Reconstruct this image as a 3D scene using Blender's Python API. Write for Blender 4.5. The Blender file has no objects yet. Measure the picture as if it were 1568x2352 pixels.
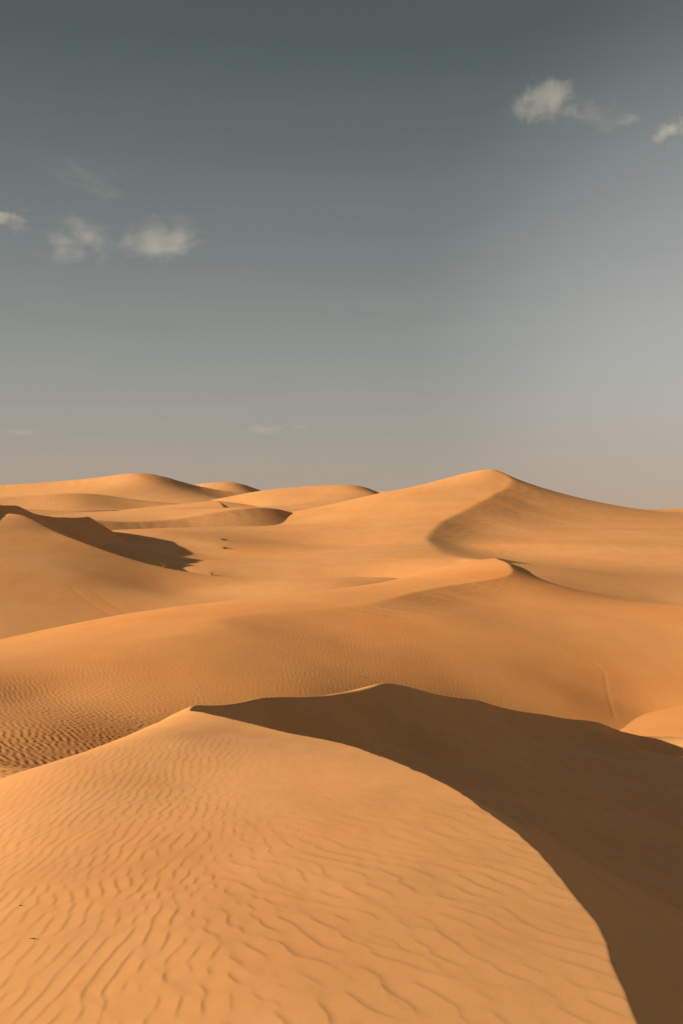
import bpy, math, time
import numpy as np
from mathutils import Vector

T0 = time.time()
scene = bpy.context.scene
R = math.radians

# ------------------------------------------------------------------ camera
EXPO = 0.60
F = 2288.0                       # focal length measured in units of a 1568 x 2352 frame
cam_data = bpy.data.cameras.new("camera")
cam_data.sensor_fit = 'VERTICAL'
cam_data.sensor_height = 36.0
cam_data.lens = 36.0 * F / 2352.0
cam_data.clip_start = 0.05
cam_data.clip_end = 60000.0
cam = bpy.data.objects.new("camera", cam_data)
cam.location = (0, 0, 0)
cam.rotation_euler = (R(90), 0, 0)
scene.collection.objects.link(cam)
scene.camera = cam

# ------------------------------------------------------------------ sun and sky
SUN_AZ = 106.0      # degrees to the left of the view direction
SUN_EL = 17.0
to_sun = Vector((-math.sin(R(SUN_AZ)) * math.cos(R(SUN_EL)),
                 math.cos(R(SUN_AZ)) * math.cos(R(SUN_EL)), math.sin(R(SUN_EL))))
sun_data = bpy.data.lights.new("sun", 'SUN')
sun_data.energy = 5.0
sun_data.color = (1.0, 0.91, 0.67)
sun_data.angle = R(0.55)
sun = bpy.data.objects.new("sun", sun_data)
sun.rotation_euler = to_sun.to_track_quat('Z', 'Y').to_euler()
sun.location = to_sun * 50
scene.collection.objects.link(sun)

world = bpy.data.worlds.new("World")
scene.world = world
world.use_nodes = True
nt = world.node_tree
nt.nodes.clear()
N = lambda t: nt.nodes.new(t)
L = nt.links.new


def srgb(r, g, b):              # display colour -> scene-linear at this exposure
    f = lambda c: (c / 12.92 if c <= 0.04045 else ((c + 0.055) / 1.055) ** 2.4) / 2 ** EXPO
    return (f(r / 255.0), f(g / 255.0), f(b / 255.0), 1.0)


def mnode(tree, op, a=None, b=None, clamp=False):
    n = tree.nodes.new('ShaderNodeMath')
    n.operation = op
    n.use_clamp = clamp
    for i, v in enumerate((a, b)):
        if v is None:
            continue
        if isinstance(v, (int, float)):
            n.inputs[i].default_value = v
        else:
            tree.links.new(v, n.inputs[i])
    return n.outputs[0]


def mixc(tree, fac, a, b, mode='MIX'):
    n = tree.nodes.new('ShaderNodeMix')
    n.data_type = 'RGBA'
    n.blend_type = mode
    n.clamp_factor = True
    for sock, v in ((n.inputs[0], fac), (n.inputs[6], a), (n.inputs[7], b)):
        if isinstance(v, (int, float)):
            sock.default_value = v
        elif isinstance(v, tuple):
            sock.default_value = v
        else:
            tree.links.new(v, sock)
    return n.outputs[2]


sky = N('ShaderNodeTexSky')
sky.sky_type = 'NISHITA'
sky.sun_disc = False
sky.sun_elevation = R(SUN_EL)
sky.sun_rotation = R(-SUN_AZ)
sky.air_density = 1.2
sky.dust_density = 5.0
sky.ozone_density = 1.0
hsv = N('ShaderNodeHueSaturation')
hsv.inputs['Saturation'].default_value = 0.15
hsv.inputs['Value'].default_value = 0.010
L(sky.outputs[0], hsv.inputs['Color'])
tc = N('ShaderNodeTexCoord')
sep = N('ShaderNodeSeparateXYZ')
L(tc.outputs['Generated'], sep.inputs[0])
elev = mnode(nt, 'DIVIDE', mnode(nt, 'ARCSINE', sep.outputs[2]), math.pi / 2)   # 0..1 horizon..zenith
# a few degrees of unevenness in the dust layer near the horizon
mp = N('ShaderNodeMapping')
mp.inputs['Scale'].default_value = (2.2, 2.2, 22.0)
L(tc.outputs['Generated'], mp.inputs[0])
nz = N('ShaderNodeTexNoise')
nz.inputs['Scale'].default_value = 2.2
nz.inputs['Detail'].default_value = 5
L(mp.outputs[0], nz.inputs['Vector'])
wob = mnode(nt, 'MULTIPLY', mnode(nt, 'SUBTRACT', nz.outputs[0], 0.5), 0.018)
elev_w = mnode(nt, 'ADD', elev, wob)
ramp = N('ShaderNodeValToRGB')
L(mnode(nt, 'MULTIPLY', elev_w, 2.0, True), ramp.inputs[0])
er = ramp.color_ramp
er.interpolation = 'B_SPLINE'


def el(py):          # elevation of a picture row -> ramp position
    return max(0.0, math.atan((1176 - py) / F) / (math.pi / 2) * 2.0)


SKY = [(1176, (173, 156, 140)), (1080, (167, 155, 141)), (1000, (157, 152, 141)),
       (900, (146, 147, 139)), (750, (129, 133, 129)), (600, (113, 118, 118)),
       (400, (93, 103, 103)), (200, (75, 87, 87)), (0, (57, 70, 69))]
er.elements[0].position = el(SKY[0][0]); er.elements[0].color = srgb(*SKY[0][1])
er.elements[1].position = 1.0; er.elements[1].color = srgb(86, 92, 90)
for py, c in SKY[1:]:
    e = er.elements.new(el(py)); e.color = srgb(*c)
# brighter dusty air towards the right-hand side (wide, smooth in azimuth)
dotn = N('ShaderNodeVectorMath'); dotn.operation = 'DOT_PRODUCT'
gd = Vector((math.sin(R(30)), math.cos(R(30)), math.tan(R(8)))).normalized()
dotn.inputs[1].default_value = gd
L(tc.outputs['Generated'], dotn.inputs[0])
mr = N('ShaderNodeMapRange'); mr.interpolation_type = 'SMOOTHSTEP'
mr.inputs[1].default_value = 0.895; mr.inputs[2].default_value = 1.0
mr.inputs[3].default_value = 0.0; mr.inputs[4].default_value = 0.6
L(dotn.outputs['Value'], mr.inputs[0])
mr3 = N('ShaderNodeMapRange'); mr3.interpolation_type = 'SMOOTHSTEP'
mr3.inputs[1].default_value = 0.0; mr3.inputs[2].default_value = 0.40
mr3.inputs[3].default_value = 1.0; mr3.inputs[4].default_value = 0.12
L(elev, mr3.inputs[0])
c1 = mixc(nt, mnode(nt, 'MULTIPLY', mr.outputs[0], mr3.outputs[0]), ramp.outputs[0],
          mixc(nt, mnode(nt, 'MULTIPLY', elev, 12.0, True), srgb(194, 170, 148), srgb(190, 188, 186)))
c2 = mixc(nt, 1.0, c1, hsv.outputs[0], 'ADD')
bg = N('ShaderNodeBackground')
bg.inputs[1].default_value = 1.0
L(c2, bg.inputs[0])
wo = N('ShaderNodeOutputWorld')
L(bg.outputs[0], wo.inputs[0])

scene.view_settings.view_transform = 'Standard'
scene.view_settings.look = 'None'
scene.view_settings.gamma = 1.0
scene.view_settings.exposure = EXPO
scene.view_settings.use_curve_mapping = False
scene.render.engine = 'CYCLES'
scene.cycles.max_bounces = 8
scene.cycles.diffuse_bounces = 5
scene.cycles.volume_bounces = 1


# ------------------------------------------------------------------ numeric helpers
def P(px, py, y):
    """a point seen at (px, py) of the 1568 x 2352 frame, y metres ahead"""
    return ((px - 784.0) / F * y, y, -(py - 1176.0) / F * y)


DEBUG = False


class TPS:
    """thin-plate surface through scattered points"""

    def __init__(self, pts, smooth=1e-4):
        p = np.array(pts, float)
        self.c = p[:, :2].mean(0)
        self.s = p[:, :2].std()
        q = (p[:, :2] - self.c) / self.s
        n = len(q)
        d2 = ((q[:, None] - q[None]) ** 2).sum(-1)
        K = np.where(d2 > 0, 0.5 * d2 * np.log(np.maximum(d2, 1e-20)), 0)
        K += np.eye(n) * smooth
        A = np.zeros((n + 3, n + 3))
        A[:n, :n] = K
        A[:n, n] = 1; A[:n, n + 1:] = q
        A[n, :n] = 1; A[n + 1:, :n] = q.T
        self.w = np.linalg.solve(A, np.concatenate([p[:, 2], [0, 0, 0]]))
        self.q = q
        if DEBUG:
            r = self(p[:, 0], p[:, 1]) - p[:, 2]
            for i in np.argsort(-abs(r))[:5]:
                print('  resid', p[i].round(2), r[i].round(3))

    def __call__(self, X, Y):
        x = (X.ravel() - self.c[0]) / self.s
        y = (Y.ravel() - self.c[1]) / self.s
        out = self.w[-3] + self.w[-2] * x + self.w[-1] * y
        for (a, b), w in zip(self.q, self.w):
            d2 = (x - a) ** 2 + (y - b) ** 2
            out += w * 0.5 * d2 * np.log(np.maximum(d2, 1e-20))
        return out.reshape(X.shape)


def smin(a, b, k):
    h = np.clip(0.5 + 0.5 * (b - a) / k, 0, 1)
    return b * (1 - h) + a * h - k * h * (1 - h)


rng = np.random.default_rng(7)
NG = rng.random((256, 256))


def vnoise(x, y):
    xi = np.floor(x).astype(int); yi = np.floor(y).astype(int)
    fx = x - xi; fy = y - yi
    fx = fx * fx * fx * (fx * (fx * 6 - 15) + 10); fy = fy * fy * fy * (fy * (fy * 6 - 15) + 10)
    a = NG[yi % 256, xi % 256]; b = NG[yi % 256, (xi + 1) % 256]
    c = NG[(yi + 1) % 256, xi % 256]; d = NG[(yi + 1) % 256, (xi + 1) % 256]
    return (a * (1 - fx) + b * fx) * (1 - fy) + (c * (1 - fx) + d * fx) * fy - 0.5


def fbm(x, y, o=4):
    s = 0; a = 1.0
    for i in range(o):
        s = s + a * vnoise(x + 17.3 * i, y + 9.1 * i)
        x = x * 2.03; y = y * 2.03; a *= 0.5
    return s


def sstep(a, b, x):
    t = np.clip((x - a) / (b - a), 0, 1)
    return t * t * (3 - 2 * t)


NT = 1024
SPW = 10.0       # samples per wavelength


def ripple_tile(angle, spread, band, seed):
    """complex field of travelling sand ripples (wavelength 1) with natural forks"""
    g = np.random.default_rng(seed)
    k = np.fft.fftfreq(NT) * SPW
    KX, KY = np.meshgrid(k, k)
    r = np.hypot(KX, KY); th = np.arctan2(KY, KX) - R(angle)
    th = (th + np.pi) % (2 * np.pi) - np.pi
    Hf = np.exp(-((r - 1) / band) ** 2 / 2 - (th / R(spread)) ** 2 / 2)
    Z = np.fft.ifft2(np.fft.fft2(g.standard_normal((NT, NT))) * Hf)
    return Z / np.abs(Z).mean()


def sample(Z, x, y):
    x = x * SPW; y = y * SPW
    xi = np.floor(x).astype(int); yi = np.floor(y).astype(int)
    fx = x - xi; fy = y - yi
    a = Z[yi % NT, xi % NT]; b = Z[yi % NT, (xi + 1) % NT]
    c = Z[(yi + 1) % NT, xi % NT]; d = Z[(yi + 1) % NT, (xi + 1) % NT]
    return (a * (1 - fx) + b * fx) * (1 - fy) + (c * (1 - fx) + d * fx) * fy


# one ripple: long windward rise, sharp brink, steep hollow lee
ph = np.linspace(0, 1, 513)
LEE = 0.24
prof = np.where(ph < LEE, np.clip(1 - ph / LEE, 0, 1) ** 2.6, np.clip((ph - LEE) / (1 - LEE), 0, 1) ** 1.2)
prof = (prof - prof.mean())
PROFILE = prof


def ripple(Z, soft=1.0):
    p = (np.angle(Z) / (2 * np.pi)) % 1.0
    a = np.abs(Z)
    return np.interp(p, ph, PROFILE) * np.clip(a * 1.3 - 0.25, 0, 1.25) * soft


# ------------------------------------------------------------------ sand
def sand_material(name, base, red, grain, scale, gstr, wave=None):
    m = bpy.data.materials.new(name)
    m.use_nodes = True
    t = m.node_tree
    t.nodes.clear()
    out = t.nodes.new('ShaderNodeOutputMaterial')
    b = t.nodes.new('ShaderNodeBsdfPrincipled')
    b.inputs['Roughness'].default_value = 0.95
    b.inputs['Specular IOR Level'].default_value = 0.12
    t.links.new(b.outputs[0], out.inputs[0])
    co = t.nodes.new('ShaderNodeTexCoord')
    n1 = t.nodes.new('ShaderNodeTexNoise')
    n1.inputs['Scale'].default_value = scale
    n1.inputs['Detail'].default_value = 6
    n1.inputs['Roughness'].default_value = 0.6
    t.links.new(co.outputs['Object'], n1.inputs['Vector'])
    n2 = t.nodes.new('ShaderNodeTexNoise')
    n2.inputs['Scale'].default_value = grain
    n2.inputs['Detail'].default_value = 3
    t.links.new(co.outputs['Object'], n2.inputs['Vector'])
    mr1 = t.nodes.new('ShaderNodeMapRange')
    mr1.inputs[1].default_value = 0.3; mr1.inputs[2].default_value = 0.7
    t.links.new(n1.outputs[0], mr1.inputs[0])
    c = mixc(t, mr1.outputs[0], base, red)
    mr2 = t.nodes.new('ShaderNodeMapRange')
    mr2.inputs[1].default_value = 0.25; mr2.inputs[2].default_value = 0.75
    mr2.inputs[3].default_value = 0.88; mr2.inputs[4].default_value = 1.12
    t.links.new(n2.outputs[0], mr2.inputs[0])
    mp3 = t.nodes.new('ShaderNodeMapping')            # wind-sorted streaks of coarser, darker grains
    mp3.inputs['Scale'].default_value = (1.0, 0.35, 1.0)
    mp3.inputs['Rotation'].default_value = (0, 0, 0.5)
    t.links.new(co.outputs['Object'], mp3.inputs[0])
    n3 = t.nodes.new('ShaderNodeTexNoise')
    n3.inputs['Scale'].default_value = scale * 4.5
    n3.inputs['Detail'].default_value = 8
    n3.inputs['Roughness'].default_value = 0.68
    t.links.new(mp3.outputs[0], n3.inputs['Vector'])
    mr3 = t.nodes.new('ShaderNodeMapRange')
    mr3.inputs[1].default_value = 0.3; mr3.inputs[2].default_value = 0.7
    mr3.inputs[3].default_value = 0.93; mr3.inputs[4].default_value = 1.05
    t.links.new(n3.outputs[0], mr3.inputs[0])
    vm = t.nodes.new('ShaderNodeVectorMath'); vm.operation = 'SCALE'
    t.links.new(c, vm.inputs[0]); t.links.new(mnode(t, 'MULTIPLY', mr2.outputs[0], mr3.outputs[0]), vm.inputs['Scale'])
    t.links.new(vm.outputs[0], b.inputs['Base Color'])
    bp = t.nodes.new('ShaderNodeBump')
    bp.inputs['Strength'].default_value = gstr
    bp.inputs['Distance'].default_value = 1.0 / grain
    t.links.new(n2.outputs[0], bp.inputs['Height'])
    nrm = bp.outputs[0]
    if wave:                                          # small wind ripples too fine to mesh
        mp4 = t.nodes.new('ShaderNodeMapping')
        mp4.inputs['Rotation'].default_value = (0, 0, R(-28))
        t.links.new(co.outputs['Object'], mp4.inputs[0])
        wv = t.nodes.new('ShaderNodeTexWave')
        wv.wave_profile = 'SAW'
        wv.inputs['Scale'].default_value = 0.314 / wave
        wv.inputs['Distortion'].default_value = 7.0
        wv.inputs['Detail'].default_value = 3.0
        wv.inputs['Detail Scale'].default_value = 0.6
        t.links.new(mp4.outputs[0], wv.inputs['Vector'])
        msk = t.nodes.new('ShaderNodeMapRange')
        msk.inputs[1].default_value = 0.42; msk.inputs[2].default_value = 0.62
        t.links.new(n1.outputs[0], msk.inputs[0])
        b2 = t.nodes.new('ShaderNodeBump')
        b2.inputs['Strength'].default_value = 0.22
        b2.inputs['Distance'].default_value = wave * 0.06
        t.links.new(mnode(t, 'MULTIPLY', wv.outputs[1], msk.outputs[0]), b2.inputs['Height'])
        t.links.new(nrm, b2.inputs['Normal'])
        nrm = b2.outputs[0]
    t.links.new(nrm, b.inputs['Normal'])
    return m


BASE = (0.77, 0.360, 0.143, 1); RED = (0.76, 0.320, 0.114, 1)
sand_near = sand_material("fine_sand", BASE, RED, 260.0, 0.5, 0.22)
sand_mid = sand_material("rippled_sand", BASE, (0.75, 0.298, 0.096, 1), 22.0, 0.09, 0.25, wave=0.45)
sand_orange = sand_material("orange_sand", (0.78, 0.340, 0.118, 1), (0.765, 0.282, 0.082, 1), 40.0, 0.07, 0.2)
sand_far = sand_material("far_sand", BASE, RED, 2.2, 0.03, 0.2)


# ------------------------------------------------------------------ dune builder
def make_grid(half0, slope, ys, nx, cubic=0.0):
    s = np.linspace(-1, 1, nx)
    hw = half0 + slope * np.maximum(ys, 0)
    Y = np.repeat(ys[:, None], nx, 1)
    X = hw[:, None] * ((1 - cubic) * s + cubic * s ** 3)[None]      # columns closer together in the middle
    return X, Y


def rows(y0, y1, n, c=0.0):
    """rows evenly spaced as seen from the viewpoint (uniform in 1/(y+c))"""
    return 1.0 / np.linspace(1 / (y0 + c), 1 / (y1 + c), n) - c


def build(name, X, Y, Z, mat, label, lee=None, keep=None, part='slip_face'):
    """mesh from a height grid; faces where lee is True become the part slip_face"""
    ny, nx = X.shape
    # normals from the whole grid, so the parts share them along their seams
    du = np.stack([np.gradient(A, axis=1) for A in (X, Y, Z)], -1)
    dv = np.stack([np.gradient(A, axis=0) for A in (X, Y, Z)], -1)
    nrm = np.cross(du, dv); nrm /= np.linalg.norm(nrm, axis=-1, keepdims=True)
    idx = np.arange(ny * nx).reshape(ny, nx)
    quads = np.stack([idx[:-1, :-1], idx[:-1, 1:], idx[1:, 1:], idx[1:, :-1]], -1).reshape(-1, 4)
    co = np.stack([X, Y, Z], -1).reshape(-1, 3)
    nr = nrm.reshape(-1, 3)
    if keep is not None:
        kq = keep.ravel()[quads].any(1)
        quads = quads[kq]
    sel = np.zeros(len(quads), bool) if lee is None else (lee.ravel()[quads].sum(1) >= 2)
    root = None
    for nm, q in ((name, quads[~sel]), (part, quads[sel])):
        if len(q) == 0:
            continue
        used, inv = np.unique(q.ravel(), return_inverse=True)
        me = bpy.data.meshes.new(nm)
        me.vertices.add(len(used)); me.vertices.foreach_set('co', co[used].astype(np.float32).ravel())
        me.loops.add(len(inv)); me.loops.foreach_set('vertex_index', inv.astype(np.int32))
        me.polygons.add(len(q))
        me.polygons.foreach_set('loop_start', np.arange(0, len(inv), 4, dtype=np.int32))
        me.polygons.foreach_set('use_smooth', np.ones(len(q), bool))
        me.update(calc_edges=True)
        me.normals_split_custom_set_from_vertices(nr[used])
        me.materials.append(mat)
        ob = bpy.data.objects.new(nm, me)
        scene.collection.objects.link(ob)
        if root is None:
            root = ob
            ob['kind'] = 'structure'
            ob['label'] = label
        else:
            ob.parent = root
    return root


def crest_pts(crest, W, Lp, dW, dL, sW=0.0, sL=0.62, flip=1, dirs=None, dense=1, far=0):
    """put a crest line into a windward and a lee point set, with slopes on both sides"""
    c = np.array(crest, float)
    sL = list(sL) if isinstance(sL, (list, tuple)) else [sL] * len(c)
    if dense > 1:                                   # smooth curve through the crest points
        q = np.arange(0, len(c) - 1 + 1e-6, 1.0 / dense)
        i = np.minimum(q.astype(int), len(c) - 2); f = (q - i)[:, None]
        e = np.vstack([2 * c[0] - c[1], c, 2 * c[-1] - c[-2]])
        p0, p1, p2, p3 = e[i], e[i + 1], e[i + 2], e[i + 3]
        sL = list(np.interp(q, range(len(c)), sL))
        if dirs is not None:
            dd = np.array(dirs, float); dirs = np.stack([np.interp(q, range(len(c)), dd[:, j]) for j in (0, 1)], 1)
        c = 0.5 * (2 * p1 + (p2 - p0) * f + (2 * p0 - 5 * p1 + 4 * p2 - p3) * f ** 2 + (3 * p1 - p0 - 3 * p2 + p3) * f ** 3)
    t = np.gradient(c[:, :2], axis=0)
    t /= np.linalg.norm(t, axis=1, keepdims=True)
    n = np.stack([t[:, 1], -t[:, 0]], 1) * flip      # right of travel
    if dirs is not None:
        n = np.array(dirs, float); n /= np.linalg.norm(n, axis=1, keepdims=True)
    for p, d, sL in zip(c, n, list(sL)):
        W.append(tuple(p)); Lp.append(tuple(p))
        W.append((p[0] + d[0] * dW, p[1] + d[1] * dW, p[2] + sW * dW))
        if far:
            W.append((p[0] + d[0] * far, p[1] + d[1] * far, p[2] + 0.02 * far))
        Lp.append((p[0] - d[0] * dL * 0.5, p[1] - d[1] * dL * 0.5, p[2] + sL * dL * 0.5))
        Lp.append((p[0] + d[0] * dL, p[1] + d[1] * dL, p[2] - sL * dL))


def rut(X, Y, line, depth, width):
    """a shallow track pressed into the sand along a line"""
    out = np.zeros_like(X)
    for (ax, ay), (bx, by) in zip(line[:-1], line[1:]):
        vx, vy = bx - ax, by - ay
        t = np.clip(((X - ax) * vx + (Y - ay) * vy) / (vx * vx + vy * vy), 0, 1)
        d = np.hypot(X - ax - t * vx, Y - ay - t * vy) / width
        out = np.minimum(out, -depth * np.exp(-d * d) * (1 - .6 * d * d))
    return out


def slide_marks(X, Y, drop, d, amp, freq, depth):
    """avalanche grooves running down a slip face (d = its downhill direction)"""
    d = np.array(d, float); d /= np.linalg.norm(d)
    a = (-X * d[1] + Y * d[0]) * freq; t = (X * d[0] + Y * d[1]) * freq
    m = sstep(0, .1 * depth, drop) * sstep(depth, .45 * depth, drop + depth * .5 * fbm(a * .35, t * .05 + 3, 2))
    return amp * (fbm(a, t * .10, 3) + .5 * np.abs(fbm(a * 2.3 + 8, t * .12, 2))) * m


# ------------------------------------------------------------------ desert floor
def floor_sheet():
    ang = np.linspace(R(-80), R(80), 161)
    rad = np.concatenate([np.geomspace(60, 9000, 120)])
    A, Rr = np.meshgrid(ang, rad)
    X = np.sin(A) * Rr; Y = np.cos(A) * Rr
    Z = -16 - 6 * sstep(100, 900, Rr) + 3.0 * fbm(X / 140, Y / 140, 4) * sstep(200, 500, Rr)
    return build('desert_floor', X, Y, Z, sand_far, 'low sandy ground between and beyond the dunes')


floor_sheet()

# ------------------------------------------------------------------ dune 1: foreground tongue and shaded bowl
W1, L1 = [], []
near_crest = [(1.02, 1.0, -1.60), P(1470, 2352, 3.4), P(1380, 2130, 4.6), P(1200, 1920, 6.6), P(1000, 1790, 9.0),
              P(885, 1740, 10.6), P(650, 1680, 13.5), P(450, 1617, 18)]
crest_pts(near_crest, W1, L1, 1.5, 1.8, 0.0, 0.60,
          dirs=[(1, 0), (1, 0), (1, .08), (1, .2), (.93, .3), (.92, .35), (.92, .3), (1, 0)])
rim = [P(600, 1600, 20.5), P(780, 1593, 23), P(885, 1567, 25), P(1100, 1607, 31), P(1250, 1640, 34.5), P(1380, 1660, 38), P(1480, 1690, 41)]
crest_pts(rim, W1, L1, 1.5, 1.6, 0.0, 0.62,
          dirs=[(.9, -.4), (.85, -.5), (.95, -.3), (.93, -.37), (.9, -.42), (.9, -.42), (.9, -.42)])
W1 += [P(784, 2352, 3.45), P(300, 2352, 3.6), P(0, 2352, 3.75), P(784, 2000, 5.75), P(400, 2000, 6.1), P(0, 2000, 6.5),
       P(784, 1800, 9.1), P(400, 1800, 9.7), P(0, 1850, 9.2), P(550, 1680, 13.6), P(375, 1655, 15.5), P(300, 1687, 14.0), P(225, 1714, 13), P(150, 1740, 12),
       P(0, 1790, 10.8), (0, 1, -1.62), (-2.5, 1, -1.9), (-3, 3.5, -2.2), (-4.5, 6, -2.9), (-6, 10, -4),
       (-4.9, 13, -4.1), (-5, 17, -4.9), (-3.8, 17, -4.0), (-4, 21, -5.4), (-2.4, 22.5, -4.7),
       (-1.3, 25, -5.2), (-0.2, 29, -6.4), (1, 34, -8), (4, 40, -9.6), (8, 46, -11), (5, 2, -1.6), (6, 6, -1.8), (6, 12, -2.3), (8, 20, -3), (11, 30, -4.5), (15, 40, -6), (18, 52, -7)]
L1 += [P(1400, 1690, 35), P(1400, 1750, 30), P(1400, 1800, 26), P(1400, 1850, 23), P(1400, 1950, 16), P(1400, 2050, 10.5),
       P(1568, 2120, 11), P(1568, 1750, 32), P(1568, 1900, 22.5), P(1000, 1700, 22.5), P(1150, 1700, 26.5), P(800, 1660, 21.5),
       P(1200, 1850, 17), P(1568, 1700, 39.5), P(1700, 1695, 39), (14, 25, -7.4), (9, 12, -5.2), (4.6, 3.4, -3.9), (7, 5, -4.6), (20, 34, -8.4), (14, 50, -12), (22, 50, -12)]
ys = np.concatenate([rows(1.4, 11, 560, 0.2), np.geomspace(11.05, 46, 240), np.linspace(46.5, 56, 8)])
X, Y = make_grid(2.6, 0.45, ys, 980, 0.55)
w = TPS(W1, 1e-3)(X, Y); l = TPS(L1, 1e-3)(X, Y)
# ripples on the windward face
t1 = ripple_tile(4, 13, 0.16, 1); t2 = ripple_tile(32, 20, 0.2, 2); t3 = ripple_tile(62, 24, 0.22, 3)
wx = X + 0.06 * fbm(X * 1.3, Y * 1.3, 2); wy = Y + 0.06 * fbm(X * 1.3 + 40, Y * 1.3, 2)
lam = 0.092
a1 = sstep(-0.1, -1.1, X + 0.06 * (Y - 4)) + 0.02
a3 = 0.9 * sstep(6, 9, Y) * sstep(-2.6, -0.8, X)
a2 = np.clip(1 - a1 - 0.5 * a3, 0.05, 1)
Zc = a1 * sample(t1, wx / lam, wy / lam * 0.8) + a2 * sample(t2, wx / (lam * 1.5) + 31, wy / (lam * 1.5) * 0.9) \
    + a3 * sample(t3, wx / (lam * 1.7) + 57, wy / (lam * 1.9))
amp = 0.0020 * (0.55 + 0.45 * sstep(0.3, -1.3, X + 0.03 * (Y - 4))) * (0.7 + 0.9 * np.clip(fbm(X * .45 + 5, Y * .45, 3) + .35, 0, 1))
big = sample(t2, wx / .30 + 11, wy / .34 + 5) * (0.3 + sstep(-1.6, -.2, X))
rip = ripple(big) * 0.0012 * sstep(13, 7, Y) * np.clip(.6 + fbm(X * .6 + 3, Y * .6, 2), .1, 1) + ripple(Zc) * amp * sstep(17, 10, Y) * (1 - .45 * sstep(5.5, 10, Y))
w = w + rip + 0.02 * fbm(X * .5, Y * .35, 3)
l = l + (0.012 + 0.02 * sstep(5, 9, Y)) * fbm(X * 1.6, Y * 1.3 + 7, 3) * sstep(19, 14, Y) + 0.05 * fbm(X * .25, Y * .25, 2)
# avalanche texture on the shaded face and the faint line where an old slide stopped
l = l + 0.012 * fbm(X * .7 + .3 * Y, Y * 3.0 - X, 3) * sstep(3, 6, Y)
tl = ((X - 1.7) * 3.3 + (Y - 9.2) * 2.4) / (3.3 ** 2 + 2.4 ** 2)
dl = np.hypot(X - 1.7 - np.clip(tl, 0, 1.4) * 3.3, Y - 9.2 - np.clip(tl, 0, 1.4) * 2.4 + .12 * np.sin(tl * 5))
l = l + 0.05 * np.exp(-(dl / .10) ** 2)
z = smin(w, l, 0.008 + 0.05 * sstep(12, 22, Y))
build('sand_dune', X, Y, z, sand_near, 'nearest rippled dune with sharp curving crest and dark shaded bowl', lee=(l < w))
print('dune1', time.time() - T0)

# ------------------------------------------------------------------ dune 2: middle dune with rippled flank
W2, L2 = [], []
c2p = [P(-250, 1565, 32), P(0, 1520, 38), P(200, 1480, 42), P(500, 1420, 50), P(830, 1386, 58), P(1000, 1350, 68), P(1168, 1296, 84)]
crest_pts(c2p, W2, L2, 4, 4, -0.02, [.04, .04, .04, .05, .10, .19, .25], dirs=[(.5, -.85)] * 7)
L2 += [P(700, 1450, 48.5), P(700, 1500, 43), P(700, 1580, 37), P(100, 1600, 33), P(100, 1680, 25), P(0, 1745, 18),
       P(0, 1790, 12.5), P(300, 1620, 32), P(1000, 1420, 54.5), P(1000, 1500, 46.5), P(1000, 1570, 41.5), P(1300, 1500, 49.5), P(1300, 1600, 43),
       P(1200, 1400, 62), P(1100, 1345, 71), P(1568, 1500, 51), P(1568, 1560, 47), P(1568, 1616, 44), P(1480, 1644, 43), P(1700, 1600, 45),
       P(1300, 1348, 75), P(1440, 1390, 67), P(1568, 1398, 63), P(1750, 1400, 62),
       (-8, 12, -4), (-12, 18, -5), (20, 84, -7), (27, 76, -7.4), (40, 80, -8.5), (8, 36, -9.5), (2, 32, -7.6), (-5, 20, -5.6), (-3, 26, -6.4)]
W2 += [P(200, 1440, 54), P(500, 1390, 62), P(800, 1352, 73), P(0, 1480, 50), (-30, 60, -9), (0, 95, -7.6), (-20, 90, -9), P(1100, 1287, 100), P(1000, 1310, 104),
       (18, 108, -6.5), (0, 115, -9), (24, 86, -3.6), (30, 70, -4), (40, 84, -3.6), (16, 50, -4), (0, 40, -4.5), (-6, 30, -4.6)]
ys = np.concatenate([rows(10, 30, 290), np.geomspace(30.1, 118, 270)])
X, Y = make_grid(3.0, 0.40, ys, 720)
w = TPS(W2, 4e-3)(X, Y); l = TPS(L2, 4e-3)(X, Y)
tA = ripple_tile(35, 16, 0.16, 11); tB = ripple_tile(10, 14, 0.15, 12)
lam = 0.18
wx = X + 0.5 * fbm(X * .15, Y * .15, 2); wy = Y + 0.5 * fbm(X * .15 + 9, Y * .15, 2)
b = sstep(-9, 2, X)
Zc = (1 - b) * sample(tA, wx / lam, wy / lam) + b * sample(tB, wx / lam, wy / lam * .6)
amp = 0.0055 + 0.013 * sstep(38, 27, Y) * sstep(1, -6, X)
amp = amp * np.clip(0.75 + 1.1 * fbm(X * .12, Y * .07, 3), 0.1, 1.3) * sstep(75, 50, Y) * (1 - .45 * sstep(4, 12, X))
rp = ripple(Zc) * amp
l = l + rp + 0.06 * fbm(X * .12, Y * .12, 3)
w = w + 0.35 * rp
l = l + rut(X, Y, [(12.2, 48.6), (12.4, 47), (12.0, 45.2), (11.8, 44), (11.5, 42)], .006, .11)
l = l + slide_marks(X, Y, w - l, (.9, -.45), .02, 2.2, .9) * sstep(50, 58, Y)
z = smin(w, l, 0.05)
keep = (X < -1.5) | (Y > 30)          # nothing of it inside the nearest dune
build('sand_dune', X, Y, z, sand_orange, 'broad middle dune with rippled orange flank behind the nearest crest', lee=(l < w), keep=keep)
print('dune2', time.time() - T0)

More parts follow.
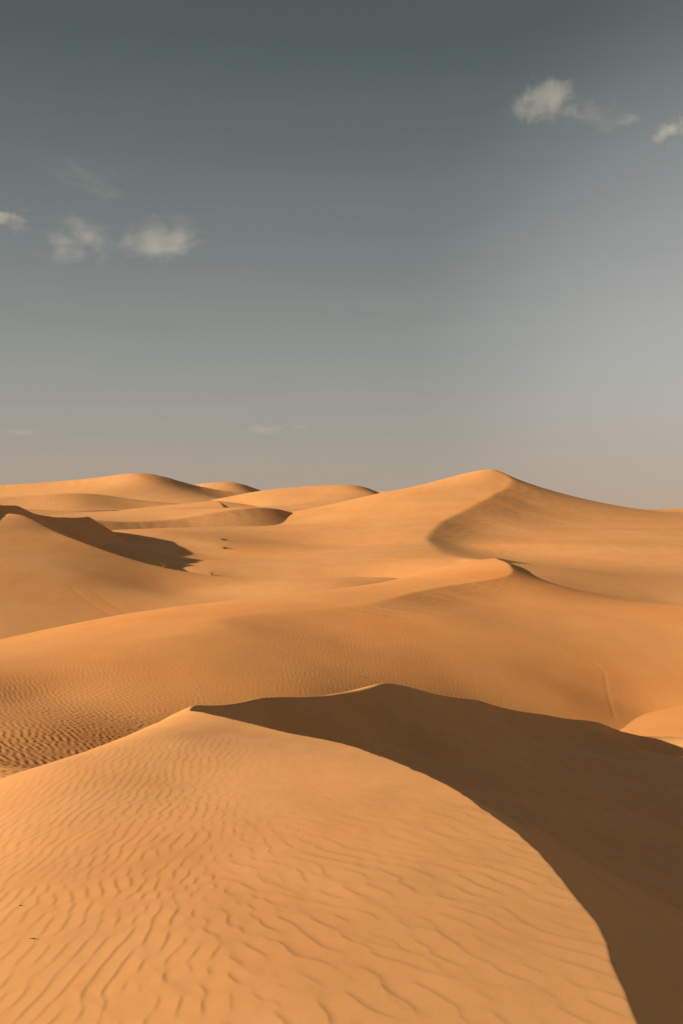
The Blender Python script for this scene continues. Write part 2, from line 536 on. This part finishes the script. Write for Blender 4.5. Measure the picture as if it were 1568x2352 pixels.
# ------------------------------------------------------------------ dune 3: left dune with smooth back
W3, L3 = [], []
c3 = [(-66, 122, 1.0), P(0, 1179, 110), P(50, 1178, 109), P(75, 1190, 108), P(120, 1215, 106), P(200, 1247, 101), P(375, 1302, 97), P(480, 1319, 96), P(700, 1326, 94), P(950, 1329, 92)]
crest_pts(c3, W3, L3, 8, 10, 0.02, 0.5, dirs=[(.5, .85)] * 7 + [(.5, .8), (.3, .9), (.2, .9)])
W3 += [P(0, 1250, 94), P(0, 1350, 75), P(0, 1450, 58), P(200, 1320, 84), P(200, 1400, 70), P(400, 1360, 84), P(600, 1360, 82), P(800, 1345, 84),
       (-60, 80, -3), (-70, 105, -1), (-20, 40, -8), (0, 60, -9), (15, 80, -9.5), (-40, 50, -7.5)]
ys = rows(38, 175, 260)
X, Y = make_grid(2, 0.46, ys, 400)
w = TPS(W3, 1e-3)(X, Y); l = TPS(L3, 1e-3)(X, Y)
w = w + .15 * fbm(X * .05, Y * .05, 3)
for o in (0, 1.7):                              # old wheel tracks
    w = w + rut(X, Y, [(-21.5 + o, 79), (-17.8 + o, 72), (-14.6 + o, 66), (-10.5 + o, 58)], .009, .25)
w = w + rut(X, Y, [(-20, 66), (-12, 71), (-4, 74)], .007, .25)
l = np.maximum(l, -20)
z = smin(w, l, 0.25)
build('sand_dune', X, Y, z, sand_mid, 'smooth dune rising at the left edge with long shadow behind it', lee=(l < w))

# ------------------------------------------------------------------ dune 4: tall peaked dune on the right with its basin
W4, L4 = [], []
c4 = [P(1130, 1077, 264), P(1158, 1086, 262), P(1170, 1103, 256), P(1150, 1125, 244), P(1050, 1180, 205), P(1000, 1210, 182), P(980, 1237, 162), P(1020, 1268, 132),
      P(1090, 1283, 106), P(1150, 1294, 88)]
crest_pts(c4, W4, L4, 8, 6, -0.05, [.42, .42, .38, .32, .29, .27, .24, .14, .1, .08],
          dirs=[(1, .6), (1, .1), (.9, -.5), (.75, -.66), (.72, -.7), (.8, -.6), (1, -.2), (1, .2), (1, .2), (1, .2)], dense=3)
W4 += [P(550, 1316, 106), P(700, 1316, 106), P(850, 1318, 104), P(300, 1250, 135), P(300, 1222, 165), (-60, 130, -10), (-40, 96, -11), P(500, 1250, 152), P(600, 1250, 158), P(445, 1268, 146), P(400, 1275, 135), P(430, 1285, 126), P(455, 1300, 113), P(340, 1300, 112), P(420, 1318, 101), P(700, 1250, 165), P(850, 1250, 160),
       P(900, 1200, 195), P(800, 1200, 205), P(650, 1205, 215), P(700, 1182, 230), P(500, 1205, 212), P(400, 1210, 205), P(300, 1215, 195), P(760, 1164, 240), P(870, 1134, 252),
       P(1000, 1108, 258), (-30, 260, -3), (-5, 280, -2), (5, 300, -1), (20, 290, 3), (36, 290, 7), (-70, 220, -6), (-20, 95, -9), (0, 90, -8), P(1000, 1150, 228)]
L4 += [P(1200, 1150, 239), P(1200, 1180, 221), P(1200, 1212, 198), P(1180, 1250, 163), P(1300, 1250, 159), P(1300, 1300, 112), P(1300, 1214, 202), P(1450, 1220, 198), P(1450, 1262, 149), P(1568, 1265, 146), P(1568, 1330, 92),
       P(1166, 1090, 268), P(1200, 1106, 272), P(1300, 1141, 285), P(1400, 1165, 300), P(1480, 1172, 320), P(1568, 1167, 340), P(1800, 1150, 340), (60, 340, 4), (45, 330, 6), (110, 400, -3), (80, 400, -6), (25, 76, -7.0), (30, 68, -6.7), (42, 68, -6.6), (55, 110, -6.6)]
ys = np.geomspace(64, 420, 330)
X, Y = make_grid(2, 0.46, ys, 440)
w = TPS(W4, 1e-3)(X, Y); l = TPS(L4, 1.5e-3)(X, Y)
w = w + .25 * fbm(X * .03, Y * .03, 3)
l = l + slide_marks(X, Y, w - l, (.9, -.45), .06, 1.1, 4.0) * sstep(120, 160, Y)
z = smin(w, l, 0.15) - 0.8 * sstep(112, 98, Y) * sstep(15, 12, X)
keep = (X > 14.0) | (Y > 96)
build('sand_dune', X, Y, z, sand_mid, 'tall peaked dune on the right with bright back and ribbed slip face', lee=(l < w), keep=keep)
print('dune4', time.time() - T0)


# ------------------------------------------------------------------ far ridges
def ridge(label, crest, front, back, sW, sL, flipdir, ny=(150, 420, 130), nx=260, k=0.15, uw=0.46, extraW=(), extraL=(), dW=10, dL=10, lee_part=True, u0=None, mat=None, rough=0.25):
    Wp, Lp = [], []
    crest_pts(crest, Wp, Lp, dW, dL, sW, sL, dirs=[flipdir] * len(crest), dense=2, far=3 * dW)
    Wp += list(back) + list(extraW)
    Lp += list(front) + list(extraL)
    ys = rows(*ny)
    X, Y = make_grid(2, uw, ys, nx)
    w = TPS(Wp, 1e-3)(X, Y); l = TPS(Lp, 1e-3)(X, Y)
    l = l + slide_marks(X, Y, w - l, flipdir, 0.07 * dL / 10, .7, 2.2 * dL / 10)
    z = smin(w, l, k) + rough * fbm(X * .03, Y * .03, 3)
    keep = (z > -24)
    if u0 is not None:
        keep &= (X / Y > u0[0]) & (X / Y < u0[1])
    return build('sand_dune', X, Y, z, mat or sand_far, label, lee=(l < w) if lee_part else None, keep=keep)


def brink(label, crest, lee_s, back_s, x0, x1, y0, y1, nx, ny, zmin):
    """a short dune given by its crest line: slip face on the right, gentle back on the left"""
    c = np.array(crest, float)
    q = np.linspace(0, len(c) - 1, 160)
    c = np.stack([np.interp(q, range(len(c)), c[:, j]) for j in range(3)], 1)
    for _ in range(2):
        c[1:-1] = (c[:-2] + 2 * c[1:-1] + c[2:]) / 4
    X, Y = np.meshgrid(np.linspace(x0, x1, nx), np.linspace(y0, y1, ny))
    best = np.full(X.shape, -1e9); side = np.zeros(X.shape)
    for p in c:
        dx, dy = X - p[0], Y - p[1]
        d = np.hypot(dx, dy)
        h = np.maximum(p[2] - np.where(dx > 0, lee_s, back_s) * d, -1e9)
        m = h > best
        best = np.where(m, h, best); side = np.where(m, dx, side)
    z = best + .05 * fbm(X * .2, Y * .2, 3) + .03 * fbm(X * .6, Y * 2.2, 2) * (side > 0)
    return build('sand_dune', X, Y, z, sand_mid, label, lee=side > 0, keep=z > zmin)


brink('dune behind the left edge whose dark brink casts the long shadow',
      [(-40, 96, -5), (-39.4, 101, -1.5), (-39, 106, 0.4), P(0, 1159, 112), P(40, 1161, 119), P(80, 1180, 124), P(125, 1187, 131), P(175, 1189, 141), P(203, 1186, 149), P(214, 1193, 153), (-38.3, 158, -4), (-38.5, 163, -8)],
      0.64, 0.16, -75, -18, 92, 172, 230, 300, -11)
brink('small far dune added so its shaded face reads as a dark hollow, centre left below the skyline',  # added dune; the shade on its right face stands in for a hollow
      [P(462, 1160, 318), P(485, 1151, 312), P(500, 1150, 300), P(508, 1155, 286), P(516, 1166, 270), P(520, 1180, 258)],
      0.6, 0.10, -64, -20, 250, 330, 120, 120, -6)
# low winding ridge behind the left dune
ridge('low winding dune ridge behind the long shadow on the left',
      [P(0, 1185, 185), P(120, 1190, 186), P(215, 1194, 190), P(300, 1198, 196), P(400, 1192, 206), P(500, 1176, 216), P(570, 1167, 224), P(640, 1170, 234), P(710, 1190, 242)],
      [], [(-120, 240, -2), (-80, 270, -1), (-40, 300, 1), (0, 300, 2)], -0.03, 0.25, (.3, -.95), ny=(150, 300, 150))
ridge('low sunlit dune slope at the right edge just above the shaded bowl',
      [P(1250, 1718, 39.5), P(1400, 1684, 40.4), P(1480, 1668, 40.9), P(1568, 1648, 41.6), P(1750, 1610, 43)],
      [P(1568, 1684, 38.5), P(1480, 1695, 38), P(1700, 1690, 38), (12, 30, -9.6), (18, 30, -9.6)], [(8, 50, -10.5), (16, 54, -10.2), (24, 57, -10)], -0.05, 0.05, (.1, -1),
      ny=(32, 52, 120), nx=420, dL=3, dW=2, u0=(.2, 1), mat=sand_orange, k=.2, rough=0.04)
ridge('small dune ridge with brown brink at the far left',
      [P(-300, 1150, 300), P(0, 1142, 320), P(100, 1136, 325), P(180, 1132, 330), P(250, 1137, 335), P(330, 1150, 335)],
      [P(0, 1165, 260), P(200, 1178, 260), P(400, 1165, 270), P(0, 1180, 225), P(200, 1195, 225), P(400, 1190, 228)], [(-140, 420, 4), (-60, 420, 3)], -0.03, 0.3, (.35, -.93), ny=(220, 450, 110))
ridge('large rounded dune on the skyline at the left',
      [P(-400, 1125, 520), P(-100, 1117, 520), P(0, 1114, 520), P(150, 1103, 520), P(250, 1093, 520), P(315, 1085, 520), P(370, 1092, 525), P(430, 1110, 530), P(500, 1124, 540), P(600, 1140, 540)],
      [P(0, 1150, 390), P(250, 1150, 390), P(450, 1150, 400)], [(-300, 620, 0), (-150, 640, -5), (-50, 640, -10)], 0.0, 0.2, (.3, -.95), ny=(350, 700, 110), dL=20, dW=15)
ridge('flat topped far dune peeking out beside the rounded skyline dune',
      [P(380, 1122, 760), P(450, 1112, 760), P(540, 1107, 760), P(590, 1124, 770), P(650, 1140, 770)],
      [P(450, 1150, 600), P(600, 1150, 600)], [(-150, 900, -5), (-50, 900, -10)], 0.0, 0.2, (.2, -.97), ny=(580, 950, 90), dL=20, dW=15)
ridge('low dune with gentle top in the centre of the skyline',
      [P(480, 1150, 420), P(600, 1127, 425), P(700, 1117, 430), P(820, 1114, 430), P(870, 1133, 440), P(930, 1150, 440)],
      [P(500, 1165, 330), P(650, 1168, 330), P(800, 1168, 340)], [(-60, 540, -6), (20, 540, -8)], 0.0, 0.2, (.3, -.95), ny=(300, 600, 100), dL=16, dW=12)
ridge('tiny distant dune between the centre dune and the tall peak',
      [P(800, 1140, 900), P(870, 1129, 900), P(910, 1128, 900), P(960, 1145, 900)],
      [P(850, 1165, 700), P(950, 1165, 700)], [(20, 1050, -5), (80, 1050, -8)], 0.0, 0.2, (.3, -.95), ny=(680, 1100, 70), dL=20, dW=15)


# ------------------------------------------------------------------ clouds
def cloud_material(seed, dens, soft, nscale, tint):
    m = bpy.data.materials.new("cloud_vapour")
    m.use_nodes = True
    t = m.node_tree
    t.nodes.clear()
    out = t.nodes.new('ShaderNodeOutputMaterial')
    v = t.nodes.new('ShaderNodeVolumePrincipled')
    v.inputs['Color'].default_value = tint
    v.inputs['Anisotropy'].default_value = 0.1
    t.links.new(v.outputs[0], out.inputs['Volume'])
    co = t.nodes.new('ShaderNodeTexCoord')
    ln = t.nodes.new('ShaderNodeVectorMath'); ln.operation = 'LENGTH'
    t.links.new(co.outputs['Object'], ln.inputs[0])
    mp = t.nodes.new('ShaderNodeMapping')
    mp.inputs['Location'].default_value = (seed * 3.7, seed * 1.9, seed * 5.3)
    mp.inputs['Scale'].default_value = (1.25, 1.0, 0.85)
    t.links.new(co.outputs['Object'], mp.inputs[0])
    n = t.nodes.new('ShaderNodeTexNoise')
    n.inputs['Scale'].default_value = nscale
    n.inputs['Detail'].default_value = 9
    n.inputs['Roughness'].default_value = 0.62
    n.inputs['Distortion'].default_value = 0.35
    t.links.new(mp.outputs[0], n.inputs['Vector'])
    # (noise - 0.5) * a + (0.62 - r) * b, clamped
    a = mnode(t, 'MULTIPLY', mnode(t, 'SUBTRACT', n.outputs[0], 0.5), 5.5)
    b = mnode(t, 'MULTIPLY', mnode(t, 'SUBTRACT', 0.52, ln.outputs['Value']), soft)
    d = mnode(t, 'MULTIPLY', mnode(t, 'ADD', a, b), 1.0, True)
    edge = mnode(t, 'MULTIPLY', mnode(t, 'SUBTRACT', 1.0, ln.outputs['Value']), 4.0, True)
    t.links.new(mnode(t, 'MULTIPLY', mnode(t, 'MULTIPLY', d, edge), dens), v.inputs['Density'])
    return m


def cloud(px, py, wpx, hpx, y, seed, tau, label, soft=1.9, nscale=1.7, tint=(.94, .97, 1, 1), tilt=0.0):
    import bmesh
    bm = bmesh.new()
    bmesh.ops.create_icosphere(bm, subdivisions=4, radius=1.0)
    g = np.random.default_rng(seed)
    o = g.random(3) * 50
    for v in bm.verts:                       # billowy, uneven hull
        p = np.array(v.co)
        k = 1 + 0.35 * float(fbm(np.array([p[0] * 1.6 + o[0] + p[2]]), np.array([p[1] * 1.6 + o[1] - p[2] * 1.3]), 3)[0])
        v.co = Vector(p * k)
    me = bpy.data.meshes.new('cloud')
    bm.to_mesh(me); bm.free()
    for p in me.polygons:
        p.use_smooth = True
    ob = bpy.data.objects.new('cloud', me)
    c = P(px, py, y)
    hw = wpx / 2 / F * y; hh = hpx / 2 / F * y
    ob.location = c
    ob.scale = (hw * 1.85, hw * 1.2, hh * 1.6)
    ob.rotation_euler = (0, R(tilt), 0)
    me.materials.append(cloud_material(seed, 0.40 * tau / hw, soft, nscale, tint))
    scene.collection.objects.link(ob)
    ob['label'] = label; ob['category'] = 'cloud'; ob['group'] = 'small fair weather clouds'
    return ob


cloud(1250, 230, 135, 100, 3000, 3, 1.1, 'brightest puffy white cloud high in the right of the sky')
cloud(1365, 262, 170, 66, 3100, 5, 0.28, 'faint smoky trail drifting right of the brightest high cloud', soft=1.2, tilt=12)
cloud(1437, 274, 76, 22, 3150, 8, 0.4, 'tiny white wisp at the tip of the faint trail')
cloud(1556, 302, 96, 52, 3200, 12, 1.1, 'small white cloud cut off by the right edge of the picture')
cloud(12, 496, 100, 44, 4200, 14, 0.9, 'small grey white cloud cut off by the left edge of the picture')
cloud(166, 550, 190, 96, 4500, 15, 0.75, 'smooth pale cloud with ragged lower end on the left', tilt=6)
cloud(374, 555, 185, 96, 4550, 21, 0.95, 'ragged white cloud just right of the smooth pale cloud', tilt=-8)
cloud(195, 410, 165, 62, 4000, 23, 0.22, 'thin almost vanished wisp high above the left clouds', soft=1.2, tilt=16)
cloud(612, 986, 84, 20, 14500, 31, 0.42, 'flat pinkish cloud streak low above the skyline dunes', tint=(1, .86, .76, 1))
cloud(690, 981, 38, 14, 14600, 33, 0.36, 'tiny pinkish puff right of the flat low streak', tint=(1, .86, .76, 1))
cloud(40, 992, 130, 18, 14200, 35, 0.3, 'dim pinkish streak low at the left edge of the sky', tint=(1, .86, .76, 1))
scene.cycles.volume_step_rate = 0.5
scene.cycles.volume_max_steps = 256

# ------------------------------------------------------------------ small things on the sand
def plain(name, col, rough=0.9):
    m = bpy.data.materials.new(name)
    m.use_nodes = True
    t = m.node_tree
    b = t.nodes['Principled BSDF']
    b.inputs['Roughness'].default_value = rough
    co = t.nodes.new('ShaderNodeTexCoord')
    n = t.nodes.new('ShaderNodeTexNoise'); n.inputs['Scale'].default_value = 30
    t.links.new(co.outputs['Object'], n.inputs['Vector'])
    c = mixc(t, n.outputs[0], tuple(0.6 * x for x in col[:3]) + (1,), tuple(min(1, 1.4 * x) for x in col[:3]) + (1,))
    t.links.new(c, b.inputs['Base Color'])
    return m


dry_grass = plain('dry_grass', (0.50, 0.36, 0.20, 1))
dark_shrub = plain('dark_shrub', (0.06, 0.045, 0.025, 1))
dead_wood = plain('dead_wood', (0.09, 0.055, 0.035, 1))


def ground_at(px, py):
    dg = bpy.context.evaluated_depsgraph_get()
    d = Vector(P(px, py, 1.0)).normalized()
    o = Vector((0, 0, 0)); hit = None
    for _ in range(4):
        ok, loc, nor, idx, ob, mat = scene.ray_cast(dg, o, d)
        if not ok:
            return None
        return loc
    return None


def stems(name, loc, n, h, spread, rad, mat, label, cat, seed, bend=0.4, lie=False):
    """a bunch of thin tapering stems, one mesh"""
    g = np.random.default_rng(seed)
    vs, fs = [], []
    for i in range(n):
        a = g.random() * 2 * np.pi; l = h * (0.5 + 0.6 * g.random())
        out = spread * (0.25 + g.random())
        p0 = np.array([np.cos(a) * .12 * spread * h, np.sin(a) * .12 * spread * h, -0.03 * h])
        pts = []
        for k in range(5):
            f = k / 4
            if lie:
                pts.append(p0 + np.array([np.cos(a) * l * f, np.sin(a) * l * f, rad * 2 + .18 * h * math.sin(f * 3.1) * g.random()]))
            else:
                pts.append(p0 + np.array([np.cos(a) * out * l * f ** (1 + bend), np.sin(a) * out * l * f ** (1 + bend), l * f * (1 - .25 * f * out)]))
        for k, p in enumerate(pts):
            r = rad * (1 - .8 * k / 4)
            for j in range(3):
                b = j * 2.094
                vs.append((p[0] + r * math.cos(b), p[1] + r * math.sin(b), p[2] + (r * math.sin(b) if lie else 0)))
        o = len(vs) - 15
        for k in range(4):
            for j in range(3):
                fs.append((o + k * 3 + j, o + k * 3 + (j + 1) % 3, o + k * 3 + 3 + (j + 1) % 3, o + k * 3 + 3 + j))
    me = bpy.data.meshes.new(name)
    me.from_pydata(vs, [], fs); me.materials.append(mat)
    ob = bpy.data.objects.new(name, me)
    ob.location = loc
    scene.collection.objects.link(ob)
    ob['label'] = label; ob['category'] = cat
    return ob


for args in (
    ('grass_tuft', 377, 1304, 26, 0.75, 0.9, 0.02, dry_grass, 'pale dry grass tuft on the edge of the long shadow', 'grass tuft', 41, False),
    ('grass_tuft', 487, 1321, 20, 0.6, 1.0, 0.02, dry_grass, 'pale dry grass tuft at the tip of the long shadow', 'grass tuft', 42, False),
    ('desert_shrub', 515, 1241, 60, 0.55, 2.0, 0.03, dark_shrub, 'low dark shrub in the sunlit basin, upper of the two', 'shrub', 43, False),
    ('desert_shrub', 516, 1260, 50, 0.5, 1.9, 0.03, dark_shrub, 'low dark shrub in the sunlit basin, lower of the two', 'shrub', 44, False),
    ('twig', 51, 2082, 2, 0.022, 0.5, 0.0022, dead_wood, 'tiny dark twig on the rippled sand, upper of two near the left edge', 'twig', 45, True),
    ('twig', 80, 2158, 2, 0.028, 0.5, 0.0026, dead_wood, 'tiny dark twig on the rippled sand, lower of two near the left edge', 'twig', 46, True),
    ('twig', 831, 1555, 2, 0.10, 0.6, 0.012, dead_wood, 'dark stick on the orange flank just above the shaded crest', 'twig', 47, True),
):
    nm, px, py, n, h, spr, rad, mat, lab, cat, seed, lie = args
    loc = ground_at(px, py)
    if loc is not None:
        stems(nm, loc, n, h, spr, rad, mat, lab, cat, seed, lie=lie)
print('total', time.time() - T0)
